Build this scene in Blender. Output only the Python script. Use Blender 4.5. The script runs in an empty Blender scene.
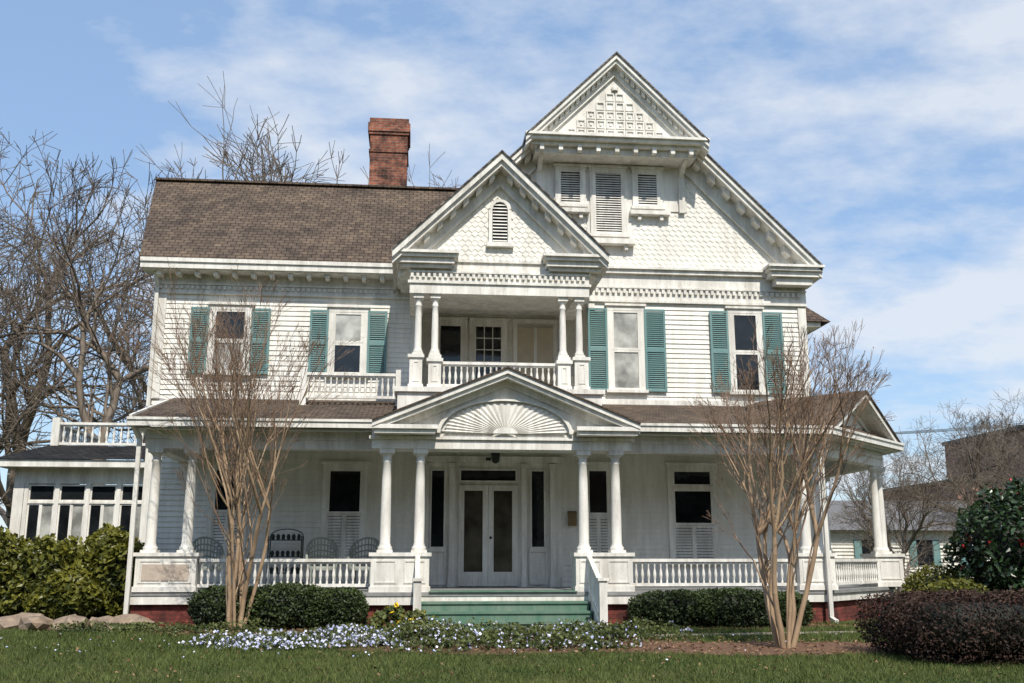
import bpy, bmesh, math, random
import numpy as np
from mathutils import Vector, Matrix
random.seed(7); rng=np.random.default_rng(11)
S=bpy.context.scene
col=S.collection

# ---------------------------------------------------------------- materials
def nodes(name):
    m=bpy.data.materials.new(name); m.use_nodes=True
    nt=m.node_tree; b=nt.nodes['Principled BSDF']
    return m,nt,b
def ramp(nt,src,c1,c2,p1=.3,p2=.7):
    r=nt.nodes.new('ShaderNodeValToRGB'); nt.links.new(src,r.inputs[0])
    r.color_ramp.elements[0].position=p1; r.color_ramp.elements[1].position=p2
    r.color_ramp.elements[0].color=(*c1,1); r.color_ramp.elements[1].color=(*c2,1)
    return r
def coords(nt,scale=(1,1,1),rot=(0,0,0)):
    t=nt.nodes.new('ShaderNodeTexCoord'); mp=nt.nodes.new('ShaderNodeMapping')
    mp.inputs['Scale'].default_value=scale; mp.inputs['Rotation'].default_value=rot
    nt.links.new(t.outputs['Object'],mp.inputs['Vector']); return mp.outputs[0]
def noise(nt,vec,scale,detail=4,rough=.6):
    n=nt.nodes.new('ShaderNodeTexNoise'); n.inputs['Scale'].default_value=scale
    n.inputs['Detail'].default_value=detail; n.inputs['Roughness'].default_value=rough
    nt.links.new(vec,n.inputs['Vector']); return n.outputs['Fac']
def mix(nt,a,b,fac,mode='MIX'):
    m=nt.nodes.new('ShaderNodeMix'); m.data_type='RGBA'; m.blend_type=mode
    for s,v in ((m.inputs[6],a),(m.inputs[7],b),(m.inputs[0],fac)):
        if hasattr(v,'is_linked'): nt.links.new(v,s)
        elif isinstance(v,(int,float)): s.default_value=v
        else: s.default_value=(*v,1)
    return m.outputs[2]
def bump(nt,b,h,strength=.3,dist=.01):
    n=nt.nodes.new('ShaderNodeBump'); n.inputs['Strength'].default_value=strength
    n.inputs['Distance'].default_value=dist
    nt.links.new(h,n.inputs['Height']); nt.links.new(n.outputs[0],b.inputs['Normal'])
def mat(name,c,c2=None,rough=.6,scale=4,sv=(1,1,1),bs=0,bscale=60,spec=.3,p1=.3,p2=.7,detail=4):
    m,nt,b=nodes(name); c2=c2 or tuple(x*.8 for x in c)
    v=coords(nt,sv); f=noise(nt,v,scale,detail)
    r=ramp(nt,f,c2,c,p1,p2); nt.links.new(r.outputs[0],b.inputs['Base Color'])
    b.inputs['Roughness'].default_value=rough; b.inputs['Specular IOR Level'].default_value=spec
    if bs: bump(nt,b,noise(nt,v,bscale,3),bs)
    return m
def paint(name,c,dirt,amount=.5,rough=.55):
    m,nt,b=nodes(name)
    f=noise(nt,coords(nt,(1,1,.16)),5,5,.7); bgn=noise(nt,coords(nt,(1,1,1)),.7,3)
    r=ramp(nt,f,(1,1,1),(0,0,0),.38,.64); r2=ramp(nt,bgn,(.12,.12,.12),(1,1,1),.35,.68)
    k=mix(nt,r.outputs[0],r2.outputs[0],.6,'MULTIPLY')
    k2=nt.nodes.new('ShaderNodeMath'); k2.operation='MULTIPLY'; nt.links.new(k,k2.inputs[0]); k2.inputs[1].default_value=amount
    o=mix(nt,c,dirt,k2.outputs[0])
    fm=noise(nt,coords(nt),22,4,.75); rm=ramp(nt,fm,(0,0,0),(1,1,1),.57,.72)
    k3=nt.nodes.new('ShaderNodeMath'); k3.operation='MULTIPLY'; nt.links.new(rm.outputs[0],k3.inputs[0]); k3.inputs[1].default_value=amount*.6
    o=mix(nt,o,tuple(x*.55 for x in dirt),k3.outputs[0])
    nt.links.new(o,b.inputs['Base Color']); b.inputs['Roughness'].default_value=rough
    b.inputs['Specular IOR Level'].default_value=.25
    bump(nt,b,fm,.15,.004)
    return m
M_white=paint('white_siding_paint',(.82,.795,.735),(.48,.455,.39),.6)
M_trim=paint('white_trim_paint',(.82,.80,.745),(.36,.33,.28),.7)
M_teal=paint('teal_shutter_paint',(.115,.235,.235),(.22,.31,.30),.7)
M_green=paint('green_step_paint',(.08,.17,.12),(.20,.25,.20),.8)
M_ceil=mat('porch_ceiling_paint',(.66,.70,.70),(.58,.62,.62))
M_floor=mat('porch_floor_paint',(.30,.30,.29),(.2,.2,.2),scale=6)
def roofmat(name,axis,c1,c2,zs=1.42):
    m,nt,b=nodes(name)
    t=nt.nodes.new('ShaderNodeTexCoord'); sp=nt.nodes.new('ShaderNodeSeparateXYZ'); cb=nt.nodes.new('ShaderNodeCombineXYZ')
    nt.links.new(t.outputs['Object'],sp.inputs[0]); nt.links.new(sp.outputs[axis],cb.inputs[0])
    mu=nt.nodes.new('ShaderNodeMath'); mu.operation='MULTIPLY'; mu.inputs[1].default_value=zs
    nt.links.new(sp.outputs[2],mu.inputs[0]); nt.links.new(mu.outputs[0],cb.inputs[1])
    br=nt.nodes.new('ShaderNodeTexBrick'); nt.links.new(cb.outputs[0],br.inputs['Vector'])
    br.inputs['Scale'].default_value=1; br.inputs['Brick Width'].default_value=.2; br.inputs['Row Height'].default_value=.14
    br.inputs['Mortar Size'].default_value=.012; br.inputs['Mortar Smooth'].default_value=.3; br.inputs['Bias'].default_value=0
    br.inputs['Color1'].default_value=(*c1,1); br.inputs['Color2'].default_value=(*c2,1); br.inputs['Mortar'].default_value=(*[x*.45 for x in c2],1)
    f=noise(nt,coords(nt),1.1,5,.7); r=ramp(nt,f,(.6,.6,.64),(1.3,1.24,1.14),.3,.7)
    o=mix(nt,br.outputs[0],r.outputs[0],1,'MULTIPLY')
    f3=noise(nt,coords(nt,(2.2,2.2,.25)),2.5,4,.7); r3=ramp(nt,f3,(.72,.72,.74),(1.18,1.16,1.12),.35,.65); o=mix(nt,o,r3.outputs[0],1,'MULTIPLY')
    f2=noise(nt,coords(nt),60,3); r2=ramp(nt,f2,(.75,.75,.75),(1.2,1.2,1.2)); o=mix(nt,o,r2.outputs[0],1,'MULTIPLY')
    nt.links.new(o,b.inputs['Base Color']); b.inputs['Roughness'].default_value=.95; b.inputs['Specular IOR Level'].default_value=.15
    inv=nt.nodes.new('ShaderNodeMath'); inv.operation='SUBTRACT'; inv.inputs[0].default_value=1; nt.links.new(br.outputs['Fac'],inv.inputs[1])
    bump(nt,b,inv.outputs[0],.7,.015)
    return m
C1,C2=(.150,.118,.093),(.098,.078,.064)
M_roof=roofmat('roof_shingle_front',0,C1,C2)
M_roofs=roofmat('roof_shingle_side',1,(.22,.20,.18),(.15,.135,.12))
M_roofp=roofmat('roof_shingle_porch',0,C1,C2,3.9)
M_roofd=roofmat('roof_shingle_dark',0,(.035,.036,.04),(.025,.025,.028),3.)
def brickmat(name,c1,c2,mort,rh=.075,bw=.21,lo=.4):
    m,nt,b=nodes(name)
    t=nt.nodes.new('ShaderNodeTexCoord'); sp=nt.nodes.new('ShaderNodeSeparateXYZ'); cb=nt.nodes.new('ShaderNodeCombineXYZ')
    nt.links.new(t.outputs['Object'],sp.inputs[0]); ad=nt.nodes.new('ShaderNodeMath'); nt.links.new(sp.outputs[0],ad.inputs[0]); nt.links.new(sp.outputs[1],ad.inputs[1])
    nt.links.new(ad.outputs[0],cb.inputs[0]); nt.links.new(sp.outputs[2],cb.inputs[1])
    br=nt.nodes.new('ShaderNodeTexBrick'); nt.links.new(cb.outputs[0],br.inputs['Vector'])
    br.inputs['Scale'].default_value=1; br.inputs['Brick Width'].default_value=bw; br.inputs['Row Height'].default_value=rh
    br.inputs['Mortar Size'].default_value=.01; br.inputs['Color1'].default_value=(*c1,1); br.inputs['Color2'].default_value=(*c2,1); br.inputs['Mortar'].default_value=(*mort,1)
    f=noise(nt,coords(nt),3.2,5,.75); r=ramp(nt,f,(lo,lo,lo),(1.3,1.2,1.2),.38,.62)
    o=mix(nt,br.outputs[0],r.outputs[0],1,'MULTIPLY'); nt.links.new(o,b.inputs['Base Color']); b.inputs['Roughness'].default_value=.9
    bump(nt,b,noise(nt,coords(nt),40,3),.4,.01)
    return m
M_brick=brickmat('chimney_brick',(.30,.10,.055),(.15,.05,.035),(.20,.15,.11),lo=.22)
M_fnd=brickmat('red_painted_brick',(.20,.045,.032),(.15,.04,.03),(.11,.03,.025))
M_bb=brickmat('distant_brick',(.34,.155,.11),(.27,.125,.09),(.3,.22,.18),lo=.8)
def glassmat(name,c,rough=.06,spec=.5):
    m,nt,b=nodes(name)
    f=noise(nt,coords(nt),1.6,3); r=ramp(nt,f,tuple(x*.45 for x in c),tuple(min(1,x*1.4) for x in c),.35,.65)
    nt.links.new(r.outputs[0],b.inputs['Base Color']); b.inputs['Roughness'].default_value=rough
    b.inputs['Specular IOR Level'].default_value=spec
    bump(nt,b,noise(nt,coords(nt),2.2,2),.15,.02)
    return m
M_glass=glassmat('dark_window_glass',(.012,.014,.016))
M_blind=glassmat('window_with_blind',(.40,.40,.37),.15)
M_tan=glassmat('door_glass_curtain',(.075,.065,.048),.12)
M_dark=mat('dark_void',(.01,.01,.01))
M_iron=mat('dark_iron',(.03,.035,.03),rough=.5)
M_bark=mat('grey_bark',(.22,.175,.135),(.11,.09,.07),scale=8,sv=(1,1,.3),bs=.5)
M_twig=mat('brown_twigs',(.20,.145,.11),(.12,.085,.065))
M_myr=mat('myrtle_bark',(.46,.33,.21),(.24,.16,.10),scale=6,sv=(1,1,.35),bs=.3,bscale=20)
M_mtw=mat('myrtle_twigs',(.27,.18,.12),(.17,.11,.075))
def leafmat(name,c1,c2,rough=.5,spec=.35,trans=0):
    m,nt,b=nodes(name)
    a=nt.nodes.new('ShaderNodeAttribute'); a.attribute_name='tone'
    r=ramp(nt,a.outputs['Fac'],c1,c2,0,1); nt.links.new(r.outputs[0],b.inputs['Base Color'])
    b.inputs['Roughness'].default_value=rough; b.inputs['Specular IOR Level'].default_value=spec
    if trans:
        t=nt.nodes.new('ShaderNodeBsdfTranslucent'); nt.links.new(r.outputs[0],t.inputs[0])
        mx=nt.nodes.new('ShaderNodeMixShader'); mx.inputs[0].default_value=trans
        out=nt.nodes['Material Output']; nt.links.new(b.outputs[0],mx.inputs[1]); nt.links.new(t.outputs[0],mx.inputs[2]); nt.links.new(mx.outputs[0],out.inputs[0])
    return m
L_box=leafmat('boxwood_leaves',(.012,.022,.008),(.055,.08,.02))
L_laurel=leafmat('laurel_leaves',(.022,.035,.01),(.22,.215,.035),.35,.4,.2)
L_hedge=leafmat('dark_hedge_leaves',(.012,.009,.007),(.075,.040,.028),.6,.2)
L_cam=leafmat('camellia_leaves',(.008,.02,.008),(.03,.06,.018),.3,.5)
L_grass=leafmat('grass_blades',(.04,.07,.017),(.17,.20,.06),.6,.2,.3)
L_cover=leafmat('groundcover_leaves',(.03,.05,.014),(.15,.17,.055),.5,.3,.2)
L_red=leafmat('red_blossom',(.35,.01,.02),(.6,.03,.05))
L_blue=leafmat('pale_blue_blossom',(.42,.46,.75),(.85,.85,.9))
L_yel=leafmat('yellow_blossom',(.75,.5,.01),(.9,.7,.05))
L_dry=leafmat('dry_leaves',(.08,.045,.025),(.30,.19,.11),.8,.1)
M_rock=mat('field_stone',(.36,.27,.19),(.16,.12,.09),scale=5,bs=.6,bscale=12)

# ---------------------------------------------------------------- mesh builder
class MB:
    def __init__(s): s.v=[];s.f=[];s.sm=[];s.M=None
    def add(s,vs,fs,smooth=False):
        o=len(s.v)
        if s.M is not None: vs=[tuple(s.M@Vector(v)) for v in vs]
        s.v+=[tuple(v) for v in vs]; s.f+=[tuple(i+o for i in f) for f in fs]; s.sm+=[smooth]*len(fs)
    def box(s,x0,x1,y0,y1,z0,z1):
        s.add([(x0,y0,z0),(x1,y0,z0),(x1,y1,z0),(x0,y1,z0),(x0,y0,z1),(x1,y0,z1),(x1,y1,z1),(x0,y1,z1)],
          [(0,3,2,1),(4,5,6,7),(0,1,5,4),(1,2,6,5),(2,3,7,6),(3,0,4,7)])
    def prism(s,poly,y0,y1):
        n=len(poly)
        s.add([(x,y0,z) for x,z in poly]+[(x,y1,z) for x,z in poly],
          [tuple(range(n)),tuple(range(2*n-1,n-1,-1))]+[(i,(i+1)%n+0,(i+1)%n+n,i+n)[::-1] for i in range(n)])
    def prismx(s,poly,x0,x1):
        n=len(poly)
        s.add([(x0,y,z) for y,z in poly]+[(x1,y,z) for y,z in poly],
          [tuple(range(n)),tuple(range(2*n-1,n-1,-1))]+[(i,(i+1)%n,(i+1)%n+n,i+n)[::-1] for i in range(n)])
    def slab(s,poly,z0,z1):
        n=len(poly)
        s.add([(x,y,z0) for x,y in poly]+[(x,y,z1) for x,y in poly],
          [tuple(range(n))[::-1],tuple(range(n,2*n))]+[(i,(i+1)%n,(i+1)%n+n,i+n) for i in range(n)])
    def bar(s,p,q,w,h):
        p=Vector(p);q=Vector(q);d=(q-p).normalized(); side=d.cross(Vector((0,0,1)))
        if side.length<1e-4: side=Vector((1,0,0))
        side.normalize(); up=side.cross(d).normalized(); a=side*w/2;b=up*h/2
        vs=[p-a-b,p+a-b,p+a+b,p-a+b,q-a-b,q+a-b,q+a+b,q-a+b]
        s.add(vs,[(0,1,2,3),(7,6,5,4),(0,4,5,1),(1,5,6,2),(2,6,7,3),(3,7,4,0)])
    def lathe(s,x,y,z,prof,seg=10):
        vs=[];fs=[]
        for r,h in prof:
            for i in range(seg):
                a=2*math.pi*i/seg; vs.append((x+r*math.cos(a),y+r*math.sin(a),z+h))
        for k in range(len(prof)-1):
            for i in range(seg):
                j=(i+1)%seg; fs.append((k*seg+i,k*seg+j,(k+1)*seg+j,(k+1)*seg+i))
        s.add(vs,fs,True)
        n=len(prof)-1
        s.add(vs[n*seg:],[tuple(range(seg))])
    def obj(s,name,m,parent=None):
        me=bpy.data.meshes.new(name); me.from_pydata(s.v,[],s.f); me.polygons.foreach_set('use_smooth',s.sm)
        me.materials.append(m); me.update(); o=bpy.data.objects.new(name,me); col.objects.link(o)
        if parent: o.parent=parent
        return o
def empty(name,loc=(0,0,0)):
    e=bpy.data.objects.new(name,None); e.location=loc; col.objects.link(e); return e

HOUSE=empty('victorian_house')
T=MB();W=MB();SH=MB();GL=MB();BL=MB();TEAL=MB();TAN=MB();LV=MB()

def clap(x0,x1,z0,z1,Y,clip=None,e=.118):
    z=z0
    while z<z1-.01:
        zt=min(z+e,z1); a,b=x0,x1
        if clip:
            a2,b2=clip(zt); a=max(a,a2); b=min(b,b2)
        if b-a>.05:
            n=max(1,int((b-a)/4)); cuts=sorted([a,b]+[random.uniform(a+.3,b-.3) for _ in range(n)]) if b-a>1 else [a,b]
            for c,d in zip(cuts,cuts[1:]):
                k=random.uniform(-.003,.003)
                W.add([(c+.002,Y-.026+k,z),(d-.002,Y-.026+k,z),(d-.002,Y-.004,zt),(c+.002,Y-.004,zt),(c+.002,Y,z),(d-.002,Y,z)],[(0,1,2,3),(4,5,1,0)])
        z+=e
def clapx(y0,y1,z0,z1,X,s,clip=None,e=.118):
    z=z0
    while z<z1-.01:
        zt=min(z+e,z1); a,b=y0,y1
        if clip: a2,b2=clip(zt); a=max(a,a2); b=min(b,b2)
        if b-a>.05: W.add([(X+s*.026,a,z),(X+s*.026,b,z),(X+s*.004,b,zt),(X+s*.004,a,zt),(X,a,z),(X,b,z)],[(0,1,2,3),(4,5,1,0)])
        z+=e
def shingles(x0,x1,z0,z1,Y,inside,w=.155,e=.125,h=.2):
    k=0;z=z0
    while z<z1:
        x=x0+(w/2 if k%2 else 0)
        while x<x1:
            if inside(x,z+h*.5):
                j=random.uniform(-.008,.008); yb=Y-.02-random.uniform(0,.006)
                g=w/2-.002
                SH.add([(x-g,Y-.008,z+h),(x+g,Y-.008,z+h),(x+g,yb,z+.06+j),(x,yb-.003,z+j),(x-g,yb,z+.06+j),
                        (x+g,Y,z+.06+j),(x,Y,z+j),(x-g,Y,z+.06+j)],[(0,4,3,2,1),(2,3,6,5),(3,4,7,6)])
            x+=w
        z+=e;k+=1
def casing(x0,x1,z0,z1,Y,c=.11,p=.075,cap=True):
    T.box(x0-c,x0,Y-p,Y,z0,z1); T.box(x1,x1+c,Y-p,Y,z0,z1)
    T.box(x0-c-.01,x1+c+.01,Y-p-.004,Y,z1,z1+c)
    T.box(x0-c-.05,x1+c+.05,Y-p-.07,Y,z0-.07,z0)
    if cap: T.box(x0-c-.05,x1+c+.05,Y-p-.05,Y,z1+c,z1+c+.05)
def sash(x0,x1,z0,z1,Y,mb,nx=1,nz=1,f=.05):
    y0=Y-.045
    T.box(x0,x0+f,y0,Y,z0,z1);T.box(x1-f,x1,y0,Y,z0,z1)
    T.box(x0+f,x1-f,y0+.002,Y,z0,z0+f);T.box(x0+f,x1-f,y0+.002,Y,z1-f,z1)
    a,b,c,d=x0+f,x1-f,z0+f,z1-f
    t=random.uniform(-.004,.004)
    mb.add([(a,Y-.02,c),(b,Y-.02+t,c),(b,Y-.02+t,d),(a,Y-.02,d)],[(0,1,2,3)])
    for i in range(1,nx): xx=a+(b-a)*i/nx; T.box(xx-.011,xx+.011,Y-.034,Y-.01,c,d)
    for i in range(1,nz): zz=c+(d-c)*i/nz; T.box(a,b,Y-.032,Y-.01,zz-.011,zz+.011)
def louver(mb,x0,x1,z0,z1,Y,depth=.05,f=.05,pitch=.055,mid=True):
    y1=Y-.03;y0=y1-depth
    mb.box(x0,x0+f,y0,y1,z0,z1);mb.box(x1-f,x1,y0,y1,z0,z1)
    segs=[(z0,z1)]
    if mid: zm=(z0+z1)/2; segs=[(z0,zm),(zm,z1)]
    for a,b in segs:
        mb.box(x0+f,x1-f,y0+.002,y1,a,a+f);mb.box(x0+f,x1-f,y0+.002,y1,b-f,b)
        z=a+f
        while z<b-f-.02:
            mb.add([(x0+f,y0+.006,z),(x1-f,y0+.006,z),(x1-f,y1-.002,z+pitch*.85),(x0+f,y1-.002,z+pitch*.85)],[(0,1,2,3)])
            z+=pitch
def dhung(x0,x1,z0,z1,Y,up=None,lo=None,nx=1,nz=1,lowshut=False,transom=False):
    casing(x0,x1,z0,z1,Y)
    Y-=.03
    if transom:
        zt=z1-.42; sash(x0,x1,zt+.03,z1,Y,GL); T.box(x0,x1,Y-.06,Y,zt-.03,zt+.03); z1=zt-.03
    zm=(z0+z1)/2
    sash(x0,x1,zm,z1,Y,up or GL,nx,nz)
    if lowshut:
        xm=(x0+x1)/2
        louver(T,x0,xm,z0,zm-.005,Y+.03,.03,.04,.065,False); louver(T,xm+.004,x1,z0,zm-.005,Y+.03,.03,.04,.065,False)
        GL.add([(x0,Y+.001,z0),(x1,Y+.001,z0),(x1,Y+.001,zm),(x0,Y+.001,zm)],[(0,1,2,3)])
    else: sash(x0,x1,z0,zm-.005,Y,lo or up or GL,nx,1)
# ================= main body =================
XL,XR=-5.95,9.40
W.box(XL,.0,0,8,.3,7.75)
W.box(-.02,XR,0.01,10,.3,4.7)
W.box(4.05,XR,0.005,10,4.7,8.1)
W.box(-.05,4.05,1.2,10,4.7,8.1)
W.box(-.05,4.05,0.0,1.2,7.3,8.1)
clap(XL,XR,.65,4.9,0)
clap(XL,-.05,4.9,7.3,0)
clap(4.05,XR,4.9,7.3,0)
clap(-.0,4.05,4.8,7.3,1.2)
clapx(0,8,.65,7.3,XL,-1)
clapx(0,8,7.3,10.8,XL,-1,lambda z:(max(0,z-8.3),5.2-(z-8.3)))
clapx(0,10,.65,7.3,XR,1)
for x0,x1 in ((XL-.03,XL+.17),(-.17,.0),(4.03,4.2),(XR-.17,XR+.03)):
    T.box(x0,x1,-.055,.0,4.8,7.25)
T.box(XL-.03,XL+.17,-.06,.1,.6,4.4)
def dentils(mb,x0,x1,y0,y1,z0,z1,w=.06,gap=.06):
    x=x0
    while x+w<x1: mb.box(x,x+w,y0,y1,z0,z1); x+=w+gap
T.box(XL-.05,-.2,-.06,0,7.25,7.72)
dentils(T,XL,-.25,-.11,-.06,7.36,7.44)
T.box(XL-.05,-.2,-.10,-.06,7.46,7.5)
T.box(XL-.05,-.2,-.09,-.06,7.25,7.29)
T.box(XL-.32,-.3,-.5,0,7.70,7.78)
T.box(XL-.34,-.3,-.56,-.5,7.72,7.93)
T.box(XL-.34,-.3,-.60,-.56,7.86,7.95)
x=XL
while x<-.5: T.box(x,x+.1,-.42,-.06,7.6,7.70); x+=.42
T.box(3.9,XR+.05,-.06,0,7.3,8.0)
dentils(T,3.95,XR,-.12,-.06,7.52,7.62,.07,.065)
T.box(3.9,XR+.05,-.11,-.06,7.64,7.68); T.box(3.9,XR+.05,-.09,-.06,7.3,7.36)
T.box(3.9,XR+.1,-.16,0,8.0,8.1); T.box(3.9,XR+.12,-.22,0,8.1,8.16)
# left wing roof
R=MB()
ex,rx=-6.32,-6.95
yr,zr=2.6,11.0
R.add([(ex,-.58,7.97),(2.2,-.58,7.97),(2.2,yr,zr),(rx,yr,zr),(ex,-.58,7.90),(2.2,-.58,7.90),(2.2,yr,zr-.1),(rx,yr,zr-.1)],
      [(0,1,2,3),(0,4,5,1),(3,7,4,0)])
R.add([(ex,5.8,7.97),(2.2,5.8,7.97),(2.2,yr,zr),(rx,yr,zr)],[(3,2,1,0)])
R.obj('left_roof',M_roof,HOUSE)
cap=MB(); cap.bar((rx,yr,zr+.02),(2.2,yr,zr+.02),.22,.05); cap.obj('ridge_cap',M_roof,HOUSE)
T.bar((ex+.06,-.56,7.84),(rx+.08,yr,zr-.2),.05,.16); T.bar((ex+.06,5.8,7.84),(rx+.08,yr,zr-.2),.05,.16)
# gable wing
GX,GZ,GS=4.67,13.25,1.01
def zr_(x): return GZ-GS*abs(x-GX)
inside=lambda x,z: z<zr_(x)-.35
W.prism([(-.0,8.16),(XR,8.16),(GX,zr_(GX)-.35)],.0,.2)
shingles(-.1,XR+.1,8.12,13.0,0,inside)
def rake(mb,xa,za,xf,s,y0,y1,a,b,lift=0):
    zf=za-s*abs(xf-xa)
    mb.prism([(xf,zf-a),(xa,za-a),(xa,za-b),(xf,zf-b)] if xf<xa else [(xa,za-a),(xf,zf-a),(xf,zf-b),(xa,za-b)],y0,y1)
GR=MB()
for xf in (-.37,9.71):
    rake(GR,GX,GZ,xf,GS,-.62,10.2,-.045,0)
    rake(T,GX,GZ,xf,GS,-.58,-.5,.0,.13); rake(T,GX,GZ,xf,GS,-.52,-.44,.13,.26)
    rake(T,GX,GZ,xf,GS,-.44,10,.14,.24)
    rake(T,GX,GZ,xf+(.5 if xf<0 else -.5),GS,-.07,.0,.24,.72)
    rake(T,GX,GZ,xf+(.5 if xf<0 else -.5),GS,-.12,-.07,.66,.74)
    sg=1 if xf>GX else -1
    d=.3
    while d<4.75:
        x=GX+sg*d; z=zr_(x)
        T.prism([(x-.07,z-.24+.07*GS*sg),(x+.07,z-.24-.07*GS*sg),(x+.07,z-.40-.07*GS*sg),(x-.07,z-.40+.07*GS*sg)],-.38,-.07)
        d+=.36
GR.obj('gable_roof',M_roofs,HOUSE)
T.box(8.45,9.66,-.5,0,7.93,8.06); T.box(8.4,9.7,-.58,0,8.06,8.14); T.box(8.35,9.74,-.64,0,8.14,8.2)
T.box(8.6,9.5,-.4,0,7.75,7.93)
# box pediment
BX,BZ=4.67,13.26; hb=2.17; zb=BZ-hb
T.prism([(BX-hb+.15,zb),(BX+hb-.15,zb),(BX,BZ-.2)],-.7,.3)
BRF=MB()
for sg in (-1,1):
    xf=BX+sg*(hb+.05)
    rake(BRF,BX,BZ+.03,xf,1,-1.08,6,-.045,0)
    rake(T,BX,BZ+.03,xf,1,-1.04,-.96,0,.12); rake(T,BX,BZ+.03,xf,1,-.98,-.9,.12,.22); rake(T,BX,BZ+.03,xf,1,-.9,.2,.14,.22)
    rake(T,BX,BZ+.03,BX+sg*(hb-.2),1,-.78,-.7,.22,.46)
    d=.16
    while d<hb-.3:
        x=BX+sg*d; z=BZ+.03-d
        T.prism([(x-.04,z-.22+.04*sg),(x+.04,z-.22-.04*sg),(x+.04,z-.32-.04*sg),(x-.04,z-.32+.04*sg)],-.88,-.78); d+=.13
BRF.obj('box_gable_roof',M_roofs,HOUSE)
T.box(BX-hb-.0,BX+hb+.0,-1.0,.05,zb-.06,zb+.02); T.box(BX-hb-.06,BX+hb+.06,-1.08,.05,zb+.02,zb+.08)
T.box(BX-hb+.1,BX+hb-.1,-.85,.02,zb-.14,zb-.06)
T.box(BX-hb+.2,BX+hb-.2,-.7,.0,zb-.30,zb-.14)
for i in range(9):
    x=BX-hb+.35+i*(2*hb-.7)/8; T.box(x-.05,x+.05,-.88,-.7,zb-.28,zb-.142)
for r in range(6):
    z=zb+.12+r*.24; half=BZ-z-.24-.52
    n=int(half*2/.24)
    if n<1: break
    for i in range(n):
        x=BX-(n*.24)/2+i*.24
        T.box(x+.015,x+.225,-.735,-.7,z+.015,z+.045);T.box(x+.015,x+.225,-.735,-.7,z+.195,z+.225)
        T.box(x+.015,x+.045,-.736,-.7,z+.045,z+.195);T.box(x+.195,x+.225,-.736,-.7,z+.045,z+.195)
        if r<3: T.box(x+.09,x+.15,-.725,-.7,z+.09,z+.15)
T.lathe(BX,-.72,12.45,[(.08,0),(.09,.08),(.02,.18)],8)
# attic window group
T.box(2.75,6.55,-.05,0,zb-1.45,zb-.3)
T.box(4.05,5.15,-.052,0,8.85,zb-1.45)
for a,b,z0 in ((3.36,3.93,9.72),(4.22,4.95,8.98),(5.28,5.85,9.72)):
    casing(a,b,z0,10.62,-.03,.09,.08)
    louver(LV,a,b,z0,10.62,-.03,.05,.05,.06,False)
    GL.add([(a,-.056,z0),(b,-.056,z0),(b,-.056,10.62),(a,-.056,10.62)],[(0,1,2,3)])
for x in (2.8,6.35):
    T.box(x,x+.15,-.12,-.05,9.6,10.8); T.prismx([(-.62,10.78),(-.05,10.78),(-.05,10.2),(-.12,10.5),(-.3,10.66)],x+.02,x+.13)
T.box(3.15,4.1,-.22,0,9.50,9.60); T.box(5.1,6.1,-.22,0,9.50,9.60); T.box(4.0,5.2,-.24,0,8.72,8.85)
for x in (3.3,3.85,5.3,5.85,4.15,4.95): T.box(x,x+.08,-.16,0,(8.6 if 4<x<5.2 else 9.38),(8.72 if 4<x<5.2 else 9.5))
for s0,w0,w1,s1,zb_,zt_,g,l in ((-5.2,-4.78,-3.84,-3.4,5.42,6.93,GL,BL),(-2.5,-2.06,-1.18,-.72,5.42,6.93,BL,GL),(4.02,4.50,5.38,5.90,5.16,7.13,BL,BL),(7.0,7.46,8.3,8.8,5.16,7.13,GL,GL)):
    dhung(w0+.1,w1-.1,zb_,zt_-.04,0,g,l)
    louver(TEAL,s0,w0-.01,zb_-.03,zt_,-.03,.045,.05,.05); louver(TEAL,w1+.01,s1,zb_-.03,zt_,-.03,.045,.05,.05)
# loggia + small pediment
CX=1.75;PY=-2.0
T.box(-.05,0,0,1.2,4.7,7.3); T.box(4.03,4.05,0.01,1.2,4.7,7.3)
dhung(1.38,2.1,5.0,6.95,1.2,GL,GL,3,3); dhung(.5,1.1,4.9,6.95,1.2,GL,BL)
B2=MB(); B2.box(2.45,3.35,1.1,1.16,4.9,6.9); B2.obj('door_panel',mat('cream_panel',(.58,.50,.38)),HOUSE)
T.box(2.35,2.45,1.08,1.2,4.75,7.0);T.box(3.35,3.45,1.08,1.2,4.75,7.0);T.box(2.35,3.45,1.07,1.2,7.0,7.1);T.box(2.86,2.94,1.085,1.1,4.9,6.9)
T.box(-.02,4.03,-.2,1.2,7.22,7.3)
T.box(-.4,3.9,-2.35,1.2,4.2,4.66); T.box(-.46,3.96,-2.42,1.2,4.66,4.76)
colprof=lambda h,r:[(r*1.35,0),(r*1.4,.03),(r*1.35,.06),(r*1.1,.075),(r*1.12,.1),(r,.13),(r*1.0,h*.35),(r*.9,h*.7),(r*.8,h-.22),(r*.98,h-.2),(r*.98,h-.18),(r*.8,h-.17),(r*.82,h-.1),(r*1.25,h-.05),(r*1.3,h-.04)]
C=MB()
def column(x,y,z0,z1,r=.1,M=None):
    C.M=M
    C.box(x-r*1.5,x+r*1.5,y-r*1.5,y+r*1.5,z0,z0+.05); C.lathe(x,y,z0+.05,colprof(z1-z0-.1,r),14)
    C.box(x-r*1.45,x+r*1.45,y-r*1.45,y+r*1.45,z1-.09,z1); C.M=None
for x in (.0,.36,3.13,3.49): column(x,PY,5.5,6.84,.075)
balp=lambda h:[(.022,0),(.022,h*.12),(.014,h*.16),(.03,h*.3),(.036,h*.42),(.026,h*.6),(.014,h*.78),(.022,h*.84),(.022,h)]
BA=MB()
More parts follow.
